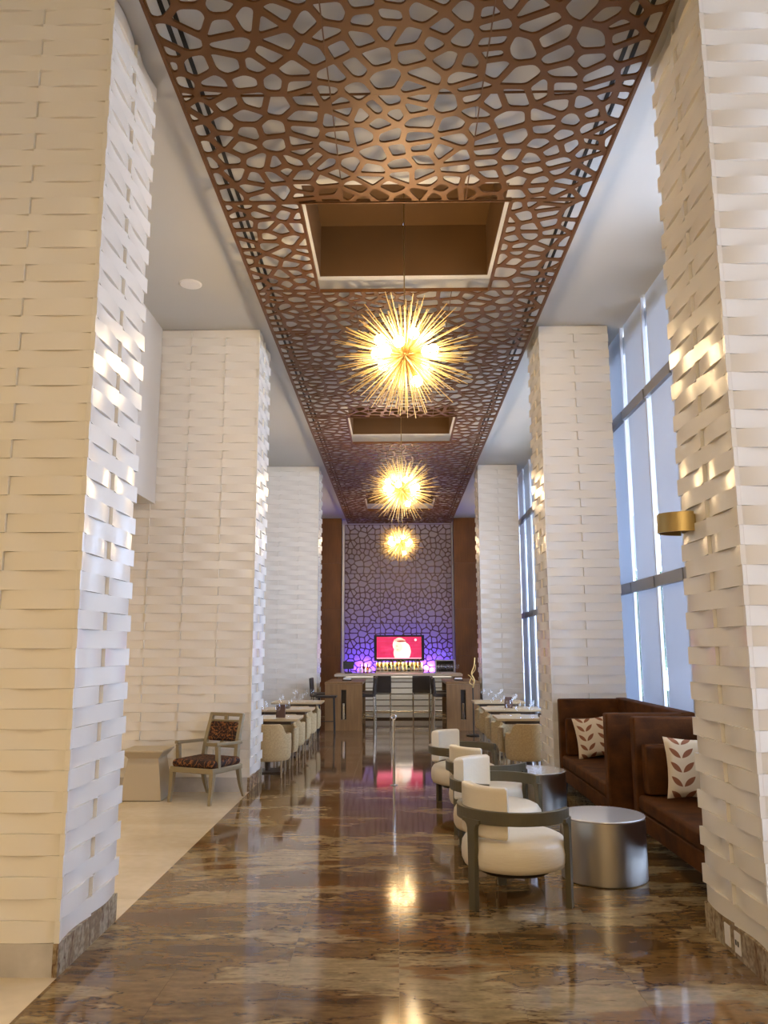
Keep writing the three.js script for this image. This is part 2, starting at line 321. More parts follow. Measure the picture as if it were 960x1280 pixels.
function piercedRect(pts, [x0, x1, y0, y1], barw, edges, thick) {     // centred on its own middle
  const s = new THREE.Shape([[x0, y0], [x1, y0], [x1, y1], [x0, y1]].map((p) => new THREE.Vector2(...p)));
  for (const r of cells(pts, [x0, x1, y0, y1], barw, edges)) s.holes.push(new THREE.Path(r));
  return new THREE.ExtrudeGeometry(s, { depth: thick, bevelEnabled: false, curveSegments: 1 }).translate(-(x0 + x1) / 2, -(y0 + y1) / 2, -thick / 2);
}
const mw = (PX1 - PX0) / 3, sw = OX0 - PX0;
{
  const g = thing('pierced_ceiling_screen', 'brown bronze pierced screen hung below the white ceiling', 'ceiling screen', (PX0 + PX1) / 2, HP, 0);
  const cx = (PX0 + PX1) / 2;
  const flat = (geo, x, d) => { const m = mesh('screen_panel', geo, M.bronzeScreen, g, x - cx, 0, -d); m.rotation.x = Math.PI / 2; };
  // the pattern runs on over the thin joints between panels; local y of a panel is distance along the hall, mirrored
  const runs = [[2.45, 6.8, 3], [8.65, 13.73, 4], [15.55, 21.5, 4], [23.35, 25.98, 2]], seam = 0.0035, rim = 0.020;
  for (const [a, b, n] of runs) {
    const W = 3 * mw, L = b - a, pts = scatter(W, L, Math.round(W * L * 29)), l = L / n;
    for (let j = 0; j < n; j++) for (let i = 0; i < 3; i++) flat(piercedRect(pts, [i * mw + 0.0006, (i + 1) * mw - 0.0006, j * l + 0.0006, (j + 1) * l - 0.0006], 0.047, [i ? seam : rim, i < 2 ? seam : rim, j ? seam : rim, j < n - 1 ? seam : rim], 0.016), PX0 + (i + 0.5) * mw, b - (j + 0.5) * l);
  }
  openings.forEach(([a, b], i) => {
    for (const [x0, x1] of [[PX0, OX0 - 0.012], [OX1 + 0.012, PX1]]) { const w = x1 - x0, L = b - a; flat(piercedRect(scatter(w, L, Math.round(w * L * 29)), [0, w, 0, L], 0.046, [rim, rim, rim, rim], 0.016), (x0 + x1) / 2, (a + b) / 2); }
    mesh('opening_trim', [box(OX0 - 0.012 - cx, OX0 - cx, -0.02, 0.02, a, b), box(OX1 - cx, OX1 + 0.012 - cx, -0.02, 0.02, a, b), box(OX0 - 0.012 - cx, OX1 + 0.012 - cx, -0.02, 0.02, a - 0.012, a), box(OX0 - 0.012 - cx, OX1 + 0.012 - cx, -0.02, 0.02, b, b + 0.012)], M.bronzeScreen, g);
  });
  for (const x of [PX0, PX1]) mesh('edge_rail', box(x - cx - 0.012, x - cx + 0.012, -0.022, 0.022, 2.45, 25.98), M.bronzeScreen, g);
  const hang = cyl(0.004, 0.004, H - HP, 6); for (let i = 0; i < 18; i++) for (const x of [-0.55, 0.55]) { const d = 3 + i * 1.35; if (openings.some(([a, b]) => d > a - 0.05 && d < b + 0.05)) continue; mesh('hanger', hang, M.aluminium, g, x, 0, -d); }
}
{
  const x0 = -1.69, x1 = 1.76, w = (x1 - x0) / 3, y0 = 0.9, hh = (HP - 0.03 - y0) / 3;
  const g = thing('pierced_wall_screen', 'dark brown pierced screen behind the bar, lit violet at its foot', 'wall screen', (x0 + x1) / 2, 0, 26.1);
  const v = piercedRect(scatter(w, hh, 62), [0.001, w - 0.001, 0.001, hh - 0.001], 0.034, [0.012, 0.012, 0.012, 0.012], 0.014);
  for (let j = 0; j < 3; j++) for (let i = 0; i < 3; i++) mesh('screen_panel', v, M.wallScreen, g, x0 + (i + 0.5) * w - (x0 + x1) / 2, y0 + (j + 0.5) * hh, 0);
  mesh('base_panel', new THREE.BoxGeometry(x1 - x0, y0, 0.03).translate(0, y0 / 2, 0), M.wallScreen, g);
}
// ---------------------------------------------------------------- lamps
function chandelier(d, label) {
  const cx = 0.09, cy = 4.6, g = thing('chandelier', label, 'chandelier', cx, cy, d, 0, 'spiky brass chandeliers');
  const spike = new THREE.CylinderGeometry(0.0036, 0.0080, 1, 6, 1).translate(0, 0.5, 0), bulbG = new THREE.SphereGeometry(0.056, 16, 12), up = new THREE.Vector3(0, 1, 0);
  mesh('hub', new THREE.SphereGeometry(0.075, 20, 14), M.brass, g);
  mesh('cable', bar([0, 0.06, 0], [0, H + 0.62 - cy, 0], 0.006), M.brassDark, g);
  mesh('ceiling_canopy', cyl(0.07, 0.06, 0.03), M.brassDark, g, 0, H + 0.59 - cy, 0);
  const n = 270;
  for (let i = 0; i < n; i++) {
    const y = 1 - 2 * (i + 0.5) / n, a = i * 2.399963 + rr(-0.12, 0.12), q = Math.sqrt(1 - y * y), dir = new THREE.Vector3(q * Math.cos(a), y, q * Math.sin(a)).normalize();
    const m = mesh('spike', spike, M.brass, g, dir.x * 0.06, dir.y * 0.06, dir.z * 0.06); m.quaternion.setFromUnitVectors(up, dir); m.scale.y = rr(0.46, 0.72) * (1 - 0.2 * Math.abs(y));
  }
  for (let i = 0; i < 12; i++) {
    const y = [0.12, -0.12, 0.45][i % 3] * (i === 11 ? -2 : 1), a = i / 12 * 6.283 + 0.2, q = Math.sqrt(1 - y * y), p = new THREE.Vector3(q * Math.cos(a), y, q * Math.sin(a)).multiplyScalar(0.29);
    const b = mesh('bulb', bulbG, M.bulb, g, p.x, p.y, p.z);
    mesh('socket', bar([-p.x * 0.80, -p.y * 0.80, -p.z * 0.80], [-p.x * 0.1, -p.y * 0.1, -p.z * 0.1], 0.008, 0.014), M.brass, b);
    const l = new THREE.PointLight(new THREE.Color(1, 0.72, 0.40), 2.9, 0, 2); l.position.copy(p); l.castShadow = true; l.name = 'bulb_light'; g.add(l);
  }
}
chandelier(7.72, 'spiky brass chandelier under the first ceiling recess, farthest from the bar');
chandelier(14.64, 'spiky brass chandelier under the middle ceiling recess');
chandelier(22.4, 'spiky brass chandelier under the recess over the bar');
function downlight(x, y, d, power, r = 0.09) {
  const t = thing('recessed_downlight', 'round recessed warm downlight in the white ceiling', 'downlight', x, y, d, 0, 'recessed ceiling downlights');
  mesh('trim_ring', lathe([[r, 0.004], [r, -0.006], [r + 0.025, -0.006], [r + 0.025, 0.004]], 28), M.white, t);
  mesh('lamp_lens', new THREE.CylinderGeometry(r, r, 0.004, 28), std([1, 0.9, 0.75], 0.4, 0, { emissive: new THREE.Color(1, 0.78, 0.5), emissiveIntensity: 6 }), t);
  const s = new THREE.SpotLight(new THREE.Color(1, 0.76, 0.46), power, 0, rad(75), 0.7, 2); s.position.set(0, -0.02, 0); s.target.position.set(0, -3, 0); s.castShadow = true; s.shadow.radius = 4; s.name = 'lamp_beam'; t.add(s); t.add(s.target);
}
for (const d of [-7, -4.2, -1.4, 1.4]) for (const x of [-2.4, 0.1]) downlight(x, H - 0.006, d, 15);
for (const d of [2.4, 5.4, 8.2]) for (const x of [-6.2, -4.2]) downlight(x, 3.534, d, 17);
for (const d of [-7, -3.6]) { // unseen globe pendants, added behind the viewer to brighten the column fronts
  const t = thing('added_globe_pendant', 'added unseen globe pendant brightening the column fronts from the lobby', 'added pendant lamp', -0.2, 4.3, d, 0, 'added globe pendants in the lobby');
  mesh('added_lamp_globe', new THREE.SphereGeometry(0.24, 32, 20), std([1, 0.92, 0.8], 0.5, 0, { emissive: new THREE.Color(1, 0.78, 0.48), emissiveIntensity: 5 }), t); mesh('cap', cyl(0.07, 0.05, 0.08), M.brassDark, t, 0, 0.22, 0); mesh('stem', bar([0, 0.28, 0], [0, H - 4.3, 0], 0.01), M.brassDark, t);
  const l = new THREE.PointLight(new THREE.Color(1, 0.81, 0.56), 28, 0, 2); l.shadow.radius = 12; l.castShadow = true; l.name = 'added_globe_light'; t.add(l);
}
{ const g = thing('round_cover_plate', 'flat round white cover plate on the ceiling over the lounge', 'cover plate', -2.39, H - 0.012, 8.8); mesh('plate', lathe([[0, 0], [0.115, 0], [0.122, 0.005], [0.122, 0.012]], 32), M.white, g); mesh('rim', lathe([[0.122, 0.006], [0.132, 0.006], [0.132, 0.012]], 32), M.white, g); }

// ---------------------------------------------------------------- round lounge chairs
function loungeChair(label, x, d, face, group) {
  // faces local +x; three legs: one behind, two at the ends of the rail
  const t = thing('lounge_chair', label, 'chair', x, 0, d, rad(face), group), R = 0.375;
  const seat = lathe([[0, 0.235], [0.30, 0.235], [0.345, 0.25], [0.362, 0.285], [0.365, 0.34], [0.358, 0.39], [0.335, 0.425], [0.29, 0.445], [0.18, 0.458], [0, 0.462]], 48); mesh('seat', seat, M.leather, t);
  const a0 = rad(61), a1 = rad(299), rt = 0.017, y0 = 0.555, y1 = 0.64;
  const arcBox = (r0, r1, ya, yb, b0, b1, n, crown = 0) => { // swept rectangle
    const s = new THREE.Shape(); for (let i = 0; i <= n; i++) { const a = b0 + (b1 - b0) * i / n; i ? s.lineTo(r1 * Math.cos(a), r1 * Math.sin(a)) : s.moveTo(r1 * Math.cos(a), r1 * Math.sin(a)); } for (let i = n; i >= 0; i--) { const a = b0 + (b1 - b0) * i / n; s.lineTo(r0 * Math.cos(a), r0 * Math.sin(a)); }
    const bv = Math.min(crown, (r1 - r0) * 0.4);
    return new THREE.ExtrudeGeometry(s, { depth: yb - ya - 2 * bv, bevelEnabled: bv > 0, bevelSize: bv, bevelThickness: bv, bevelOffset: -bv, bevelSegments: 3, curveSegments: 1 }).rotateX(-Math.PI / 2).translate(0, ya + bv, 0);
  };
  mesh('arm_rail', arcBox(R - rt, R + rt, y0, y1, a0, a1, 40, 0.004), M.chairFrame, t);
  for (const a of [61, 180, 299]) {
    const s = new THREE.Shape(); const w = 0.034, sg = a === 61 ? 1 : a === 299 ? -1 : 0;
    s.moveTo(-w * 0.85, 0); s.lineTo(w * 0.85, 0); s.lineTo(w, y0 - 0.06); if (sg === 0) { s.quadraticCurveTo(w, y0, w + 0.05, y0 + 0.002); s.lineTo(w + 0.05, y0 + 0.02); s.lineTo(-w - 0.05, y0 + 0.02); s.lineTo(-w - 0.05, y0 + 0.002); s.quadraticCurveTo(-w, y0, -w, y0 - 0.06); } else { s.quadraticCurveTo(w, y0, w + 0.07, y0 + 0.002); s.lineTo(w + 0.07, y0 + 0.02); s.lineTo(-w, y0 + 0.02); s.lineTo(-w, y0 - 0.06); }
    s.closePath();
    const g = new THREE.ExtrudeGeometry(s, { depth: 0.034, bevelEnabled: true, bevelSize: 0.002, bevelThickness: 0.002, bevelSegments: 1, curveSegments: 8 }).translate(0, 0, -0.017);
    if (sg < 0) { g.scale(-1, 1, 1); const p = g.index; const ar = g.attributes; for (const k of ['position', 'normal', 'uv']) { const q = ar[k], n = q.itemSize; for (let i = 0; i < q.count; i += 3) for (let c = 0; c < n; c++) { const v = q.array[(i + 1) * n + c]; q.array[(i + 1) * n + c] = q.array[(i + 2) * n + c]; q.array[(i + 2) * n + c] = v; } } }
    // shape's x runs along the tangent; angles grow anticlockwise seen from above
    const m = mesh('leg', g, M.chairFrame, t, R * Math.cos(rad(a)), 0, -R * Math.sin(rad(a))); m.rotation.y = rad(a - 90) ; if (sg >= 0) m.rotation.y += Math.PI; if (sg < 0) m.rotation.y += Math.PI;
  }
  mesh('backrest', arcBox(R - rt - 0.085, R - rt - 0.003, 0.455, 0.785, rad(180 - 40), rad(180 + 40), 20, 0.022), M.leather, t);
  mesh('seat_base', cyl(0.24, 0.27, 0.035, 32), M.darkLeg, t, 0, 0.20, 0);
  return t;
}
loungeChair('cream round lounge chair with its back turned, beside the first steel drum table', 0.80, 5.91, 36);
loungeChair('cream round lounge chair facing the window across the first steel drum table', 0.82, 7.02, -45);
loungeChair('cream round lounge chair with its back turned, beside the farther steel drum table', 0.85, 8.08, 36);
loungeChair('cream round lounge chair nearest the slim chrome post', 0.73, 9.32, -45);

function drum(label, x, d) {
  const t = thing('drum_table', label, 'side table', x, 0, d, 0, 'steel drum tables');
  mesh('drum', lathe([[0.30, 0.0], [0.315, 0.004], [0.318, 0.012], [0.318, 0.44], [0.312, 0.446]], 72), M.steel, t);
  mesh('table_top', lathe([[0, 0.456], [0.312, 0.456], [0.320, 0.452], [0.320, 0.440], [0.30, 0.438]], 72), M.steelTop, t);
  mesh('seam', new THREE.BoxGeometry(0.004, 0.43, 0.003).translate(0, 0.225, 0.318), M.steel, t).rotation.y = 2.2;
}
drum('brushed steel drum table in front of the booth beside the near column', 1.55, 6.48);
drum('brushed steel drum table farther along, beside the far brown booth', 1.42, 8.76);

// ---------------------------------------------------------------- brown booths and pillows
function booth(label, x0, d0, d1, lumbarFar) {
  const t = thing('booth_sofa', label, 'sofa', x0, 0, d0), L = d1 - d0, W = 0.83, top = 1.1, th = 0.13;
  const part = (n, a, b, y0, y1, c, e, r = 0.02, m = M.velvet) => { const g = rbox(a, b, y0, y1, c, e, r), p = g.attributes.position, q = g.attributes.normal, uv = g.attributes.uv; for (let i = 0; i < p.count; i++) uv.setXY(i, Math.abs(q.getX(i)) > 0.6 ? p.getZ(i) : p.getX(i), Math.abs(q.getY(i)) > 0.6 ? p.getZ(i) : p.getY(i)); return mesh(n, g, m, t); };
  part('side_wing', 0, W - 0.02, 0.17, top, L - th, L); part('side_wing', 0, W - 0.02, 0.17, top, 0, th);
  part('backrest', W - th, W, 0.17, top + 0.01, 0, L);
  part('seat_base', 0.012, W - th - 0.01, 0.17, 0.32, th + 0.003, L - th - 0.003, 0.012);
  part('seat_cushion', 0.005, W - th - 0.01, 0.322, 0.455, th + 0.005, L - th - 0.005, 0.035);
  part('back_cushion', 0.05, W - th - 0.02, 0.462, 0.88, L - th - 0.13, L - th - 0.004, 0.03);
  part('back_cushion', W - th - 0.14, W - th - 0.012, 0.462, 0.88, th + 0.05, L - th - 0.14, 0.03);
  const leg = cyl(0.016, 0.028, 0.175, 4).rotateY(Math.PI / 4); for (const [a, b] of [[0.06, 0.06], [0.06, L - 0.06], [W - 0.06, 0.06], [W - 0.06, L - 0.06]]) mesh('leg', leg, M.darkLeg, t, a, 0, -b);
  return t;
}
booth('brown velvet winged booth beside the near wave-tiled column', 2.06, 5.38, 7.44);
booth('brown velvet winged booth in front of the second wave-tiled column', 1.93, 7.74, 10.06);
const leafTex = canvasTexture(512, 512, (c, w, h) => {
  c.fillStyle = '#d8c6a6'; c.fillRect(0, 0, w, h); c.fillStyle = '#8a5433';
  const leaf = (x, y, a, l, b) => { c.save(); c.translate(x, y); c.rotate(a); c.beginPath(); c.moveTo(0, 0); c.quadraticCurveTo(l * 0.45, -b, l, 0); c.quadraticCurveTo(l * 0.5, b, 0, 0); c.fill(); c.restore(); };
  for (const x of [130, 385]) for (let k = -1; k < 5; k++) { leaf(x + 6, k * 118 + 70, -0.75, 130, 44); leaf(x - 6, k * 118 + 70, Math.PI + 0.75, 130, 44); }
});
M.pillow = std([1, 1, 1], 0.8, 0, { map: leafTex });
function pillowGeo(s, t) {
  const g = new THREE.BoxGeometry(s, s, t, 18, 18, 2), p = g.attributes.position;
  for (let i = 0; i < p.count; i++) { const x = p.getX(i) / s * 2, y = p.getY(i) / s * 2, z = p.getZ(i); const k = Math.pow(Math.max(0, (1 - x * x * x * x) * (1 - y * y * y * y)), 0.45); const pin = 1 - 0.07 * (1 - Math.abs(y)) * Math.abs(x), pin2 = 1 - 0.07 * (1 - Math.abs(x)) * Math.abs(y); p.setXYZ(i, x * s / 2 * (1 - 0.09 * (1 - y * y) * x * x), y * s / 2 * (1 - 0.09 * (1 - x * x) * y * y), z * (0.06 + 0.94 * k)); }
  g.computeVertexNormals(); return g;
}
{
  const a = tag(mesh('throw_pillow', pillowGeo(0.46, 0.15), M.pillow, scene, 2.27, 0.695, -9.62), 'cream throw pillow with brown leaves on the booth by the second column', 'pillow'); a.rotation.set(-0.22, -0.12, 0.10);
  const b = tag(mesh('throw_pillow', pillowGeo(0.50, 0.15), M.pillow, scene, 2.475, 0.715, -7.0), 'cream throw pillow with brown leaves half hidden by the near column', 'pillow'); b.rotation.set(-0.28, -0.18, -0.06);
}
// ---------------------------------------------------------------- leopard armchair and tapered table
{
  const t = thing('leopard_armchair', 'antique gold armchair with leopard print seat against the tiled pier', 'armchair', -2.21, 0, 9.64, rad(-25));
  const W = 0.56, Dp = 0.54;                                         // local +z is the front
  const sweep = (pts, wa, wb) => { // square tapered bar along points
    const c = new THREE.CatmullRomCurve3(pts.map((p) => new THREE.Vector3(...p))), n = 10, pos = [], idx = [];
    for (let i = 0; i <= n; i++) { const p = c.getPoint(i / n), w = (wa + (wb - wa) * i / n) / 2; pos.push(p.x - w, p.y, p.z - w, p.x + w, p.y, p.z - w, p.x + w, p.y, p.z + w, p.x - w, p.y, p.z + w); }
    for (let i = 0; i < n; i++) for (let k = 0; k < 4; k++) { const a = i * 4 + k, b = i * 4 + (k + 1) % 4, e = a + 4, f = b + 4; idx.push(a, e, b, b, e, f); }
    idx.push(0, 1, 2, 0, 2, 3, n * 4, n * 4 + 2, n * 4 + 1, n * 4, n * 4 + 3, n * 4 + 2);
    const g = new THREE.BufferGeometry(); g.setAttribute('position', new THREE.Float32BufferAttribute(pos, 3)); g.setIndex(idx); const q = g.toNonIndexed(); q.computeVertexNormals(); q.setAttribute('uv', new THREE.Float32BufferAttribute(new Float32Array(q.attributes.position.count * 2), 2)); return q;
  };
  for (const s of [-1, 1]) {
    mesh('front_leg', sweep([[s * W / 2, 0, Dp / 2 + 0.02], [s * W / 2, 0.2, Dp / 2 - 0.01], [s * W / 2, 0.36, Dp / 2 - 0.02]], 0.034, 0.055), M.antique, t);
    mesh('rear_leg', sweep([[s * (W / 2 - 0.02), 0, -Dp / 2 - 0.10], [s * (W / 2 - 0.02), 0.16, -Dp / 2 - 0.03], [s * (W / 2 - 0.02), 0.36, -Dp / 2 + 0.02]], 0.028, 0.05), M.antique, t);
    mesh('arm', [sweep([[s * W / 2, 0.36, Dp / 2 - 0.12], [s * W / 2, 0.5, Dp / 2 - 0.11], [s * W / 2, 0.62, Dp / 2 - 0.10]], 0.045, 0.045), new RoundedBoxGeometry(0.05, 0.035, 0.48, 2, 0.008).rotateX(-0.04).translate(s * W / 2, 0.635, -0.03)], M.antique, t);
    mesh('back_post', sweep([[s * (W / 2 - 0.04), 0.36, -Dp / 2 + 0.03], [s * (W / 2 - 0.05), 0.6, -Dp / 2], [s * (W / 2 - 0.06), 0.93, -Dp / 2 - 0.10]], 0.05, 0.042), M.antique, t);
  }
  mesh('seat_frame', new RoundedBoxGeometry(W + 0.05, 0.06, Dp + 0.02, 2, 0.012).translate(0, 0.355, 0), M.antique, t);
  const sg = new RoundedBoxGeometry(W + 0.03, 0.09, Dp, 5, 0.044).translate(0, 0.42, 0); { const p = sg.attributes.position, uv = sg.attributes.uv; for (let i = 0; i < p.count; i++) { uv.setXY(i, p.getX(i), p.getZ(i) + p.getY(i)); if (p.getY(i) > 0.43) p.setY(i, p.getY(i) + 0.025 * (1 - (p.getX(i) / 0.3) ** 2) * (1 - (p.getZ(i) / 0.28) ** 2)); } }
  mesh('seat', sg, M.leopard, t);
  const rail = (y, h, z, w = W - 0.1) => new RoundedBoxGeometry(w, h, 0.036, 2, 0.006).translate(0, y, z);
  mesh('top_rail', rail(0.925, 0.04, -Dp / 2 - 0.096, W - 0.08), M.antique, t);
  mesh('lower_rail', rail(0.575, 0.04, -Dp / 2 + 0.004), M.antique, t);
  mesh('back_slat', rail(0.855, 0.022, -Dp / 2 - 0.075), M.antique, t); mesh('back_slat', new RoundedBoxGeometry(0.05, 0.06, 0.03, 2, 0.006).translate(0, 0.888, -Dp / 2 - 0.083), M.antique, t); mesh('back_slat', new RoundedBoxGeometry(0.04, 0.05, 0.03, 2, 0.006).translate(0, 0.60, -Dp / 2 - 0.003), M.antique, t);
  const bp = new RoundedBoxGeometry(W - 0.17, 0.225, 0.06, 4, 0.025); { const p = bp.attributes.position, uv = bp.attributes.uv; for (let i = 0; i < p.count; i++) uv.setXY(i, p.getX(i), p.getY(i)); }
  const bm = mesh('back_cushion', bp, M.leopard, t, 0, 0.735, -Dp / 2 - 0.035); bm.rotation.x = -0.28;
}
{
  const t = thing('waisted_side_table', 'beige waisted square side table beside the leopard print armchair', 'side table', -2.93, 0, 9.76);
  const fr = (a, b, y0, y1) => new THREE.CylinderGeometry(b * Math.SQRT1_2, a * Math.SQRT1_2, y1 - y0, 4, 1).toNonIndexed().rotateY(Math.PI / 4).translate(0, (y0 + y1) / 2, 0);
  const flat = (g) => { g.computeVertexNormals(); return g; };
  mesh('lower_body', flat(fr(0.48, 0.35, 0.008, 0.46)), M.plaster, t); mesh('upper_body', flat(fr(0.35, 0.47, 0.46, 0.535)), M.plaster, t); mesh('table_top', new RoundedBoxGeometry(0.49, 0.022, 0.49, 2, 0.006).translate(0, 0.546, 0), M.plaster, t);
  mesh('foot', new THREE.BoxGeometry(0.44, 0.01, 0.44).translate(0, 0.005, 0), M.darkLeg, t);
}
// ---------------------------------------------------------------- dining tables, chairs, glasses
let chair0 = null;
function diningChair(x, d, turn, label, group) {
  if (chair0) return dup(chair0, x, 0, d, turn, label, group);
  const t = chair0 = thing('dining_chair', label, 'chair', x, 0, d, turn, group);  // local -z is where the sitter looks
  const shell = (ro, ri, top, y0) => { // curved tub wall, the back is local +z, tall at the back and low at the arms
    const n = 28, pos = [], idx = [], H0 = (a) => y0 + (top - y0) * (0.72 + 0.28 * smooth(0.52, 0.80, Math.cos(a)));
    for (let i = 0; i <= n; i++) { const a = rad(-125 + 250 * i / n), sx = Math.sin(a), cz = Math.cos(a), h = H0(a), bell = 1.0; for (const [r, y] of [[ro * 0.90, y0], [ro, y0 + 0.05], [ro * bell, h - 0.012], [ro - 0.012, h], [ri + 0.012, h], [ri, h - 0.012], [ri, y0]]) pos.push(r * sx, y, r * cz * 0.95); }
    const k = 7; for (let i = 0; i < n; i++) for (let j = 0; j < k - 1; j++) { const a = i * k + j, b = a + k; idx.push(a, b, a + 1, a + 1, b, b + 1); }
    for (const i of [0, n]) for (let j = 1; j < k - 1; j++) i ? idx.push(i * k, i * k + j + 1, i * k + j) : idx.push(0, j, j + 1);
    const g = new THREE.BufferGeometry(); g.setAttribute('position', new THREE.Float32BufferAttribute(pos, 3)); g.setIndex(idx); g.computeVertexNormals();
    g.setAttribute('uv', new THREE.Float32BufferAttribute(pos.flatMap((v, i) => i % 3 === 0 ? [v, pos[i + 1]] : []), 2)); return g;
  };
  mesh('backrest', shell(0.28, 0.225, 0.70, 0.22), M.diningFabric, t);
  mesh('seat', lathe([[0, 0.40], [0.215, 0.40], [0.225, 0.42], [0.22, 0.45], [0.18, 0.465], [0, 0.47]], 32), M.diningInside, t);
  mesh('seat_base', lathe([[0, 0.215], [0.235, 0.215], [0.235, 0.40], [0, 0.40]], 32), M.diningFabric, t);
  const leg = cyl(0.014, 0.022, 0.225, 4).rotateY(Math.PI / 4); for (const [a, b] of [[-1, -1], [1, -1], [-1, 1], [1, 1]]) mesh('leg', leg, M.diningLeg, t, a * 0.175, 0, b * 0.165);
  return t;
}
let glass0 = null, table0 = null;
function wineGlass(x, d, y, label, group) {
  if (glass0) return dup(glass0, x, y, d, 0, label, group);
  glass0 = thing('wine_glass', label, 'glass', x, y, d, 0, group);
  mesh('bowl', lathe([[0.004, 0.095], [0.02, 0.10], [0.036, 0.125], [0.040, 0.155], [0.036, 0.185], [0.030, 0.21], [0.0288, 0.21], [0.0345, 0.185], [0.0385, 0.155], [0.0345, 0.127], [0.019, 0.103], [0.0, 0.099]], 20), M.wineGlass, glass0);
  mesh('stem', lathe([[0.032, 0], [0.032, 0.003], [0.006, 0.008], [0.004, 0.02], [0.004, 0.097]], 16), M.wineGlass, glass0);
  return glass0;
}
function diningTable(side, d, k, names) {
  const cx = side * 1.84, where = side < 0 ? 'on the left beside the tiled pier' : 'on the window side';
  const ord = ['nearest the lounge', 'middle of its row', 'nearest the bar'][k];
  const t = thing('dining_table', `square honey wood dining table ${side < 0 ? 'opposite the window' : 'on the window side'}, ${ord}`, 'table', cx, 0, d);
  mesh('table_top', new RoundedBoxGeometry(0.92, 0.035, 0.66, 2, 0.006).translate(0, 0.727, 0), M.tableTop, t);
  mesh('apron', new THREE.BoxGeometry(0.7, 0.05, 0.45).translate(0, 0.685, 0), M.tableDark, t);
  mesh('pedestal', cyl(0.04, 0.04, 0.66, 16), M.tableDark, t); mesh('base_plate', new RoundedBoxGeometry(0.42, 0.02, 0.42, 2, 0.006).translate(0, 0.01, 0), M.tableDark, t);
  const row = side < 0 ? 'opposite the window' : 'on the window side', gl = `clear wine glass on the dining table ${row}, ${ord}`, gg = `wine glasses ${row} ${k}`;
  diningChair(cx - side * 0.10, d - 0.42, 0, `beige tub chair backing the lounge, table ${row}, ${ord}`, undefined);
  diningChair(cx - side * 0.10, d + 0.42, Math.PI, `beige tub chair facing the lounge, table ${row}, ${ord}`, undefined);
  const e = side < 0 ? 1 : -1;
  for (const [gx, gd] of [[0.16, -0.22], [0.24, 0.20], [-0.10, 0.24], [-0.02, -0.20]]) wineGlass(cx + e * gx, d + gd, 0.745, gl, gg);
  return t;
}
const rowD = [11.80, 13.50, 15.30];
for (const side of [-1, 1]) rowD.forEach((d, k) => diningTable(side, d, k));
function menu(x, d, label) { const t = thing('menu_stand', label, 'menu', x, 0.745, d); mesh('cover', new RoundedBoxGeometry(0.125, 0.175, 0.02, 2, 0.004).rotateX(-0.1).translate(0, 0.087, 0.012), M.menu, t); mesh('rear_cover', new RoundedBoxGeometry(0.125, 0.175, 0.02, 2, 0.004).rotateX(0.1).translate(0, 0.087, -0.012), M.menu, t); }
menu(-1.66, 11.74, 'dark brown menu stand on the table nearest the lounge, opposite the window');
menu(1.80, 13.50, 'dark brown menu stand on the middle table of the window side');
{ const t = thing('votive_holder', 'small dark votive holder on the middle table opposite the window', 'votive', -1.80, 0.745, 13.50); mesh('cup', lathe([[0, 0], [0.04, 0], [0.045, 0.05], [0.04, 0.05], [0.036, 0.008], [0, 0.008]], 20), M.tableDark, t); mesh('candle', cyl(0.03, 0.03, 0.03, 16), M.napkin, t, 0, 0.008, 0); }
{ const t = dup(scene.getObjectByName('votive_holder'), 2.02, 0.745, 11.76, 0, 'small dark votive holder on the window side table nearest the lounge'); }
// ---------------------------------------------------------------- slim chrome post
{
  const t = thing('chrome_post', 'slim chrome post with a small ring at its top on the marble floor', 'post', -0.053, 0, 10.62);
  mesh('pole', cyl(0.017, 0.017, 0.80, 16), M.chrome, t, 0, 0.008, 0); mesh('base', lathe([[0, 0], [0.05, 0], [0.05, 0.006], [0.02, 0.012], [0, 0.012]], 24), M.chrome, t);
  mesh('ring', new THREE.TorusGeometry(0.028, 0.011, 10, 24).translate(0, 0.838, 0), M.chrome, t);
}
// ---------------------------------------------------------------- high tables, stools
function highTable(x0, x1, label) {
  const t = thing('high_table', label, 'table', (x0 + x1) / 2, 0, 17.5), w = (x1 - x0) / 2, L = 1.75;
  const s = new THREE.Shape([[-w, 0], [w, 0], [w, 0.95], [-w, 0.95]].map((p) => new THREE.Vector2(...p)));
  s.holes.push(new THREE.Path([[-0.055, 0.22], [0.055, 0.22], [0.055, 0.84], [-0.055, 0.84]].map((p) => new THREE.Vector2(...p))));
  const pg = new THREE.ExtrudeGeometry(s, { depth: 0.07, bevelEnabled: false }); { const p = pg.attributes.position, uv = pg.attributes.uv; for (let i = 0; i < p.count; i++) uv.setXY(i, p.getX(i) * 0.8, p.getY(i) * 0.8); }
  mesh('end_panel', pg, M.barWood, t, 0, 0, -0.07); mesh('end_panel', pg, M.barWood, t, 0, 0, -L);
  mesh('table_top', rbox(-w - 0.01, w + 0.01, 0.952, 1.005, -0.01, L + 0.01, 0.006), M.barWood, t);
  mesh('foot_rail', bar([0, 0.23, -0.05], [0, 0.23, -L + 0.05], 0.018), M.chrome, t); mesh('slot_post', new RoundedBoxGeometry(0.05, 0.34, 0.03, 2, 0.006).translate(0, 0.39, -0.05), M.chrome, t); mesh('core_panel', box(-0.07, 0.07, 0.2, 0.95, 0.09, L - 0.09), M.stool, t);
}
highTable(-1.54, -0.75, 'brown high table with slotted end panel, on the pier side of the bar');
highTable(1.03, 1.74, 'brown high table with slotted end panel, on the window side of the bar');
let stool0 = null;
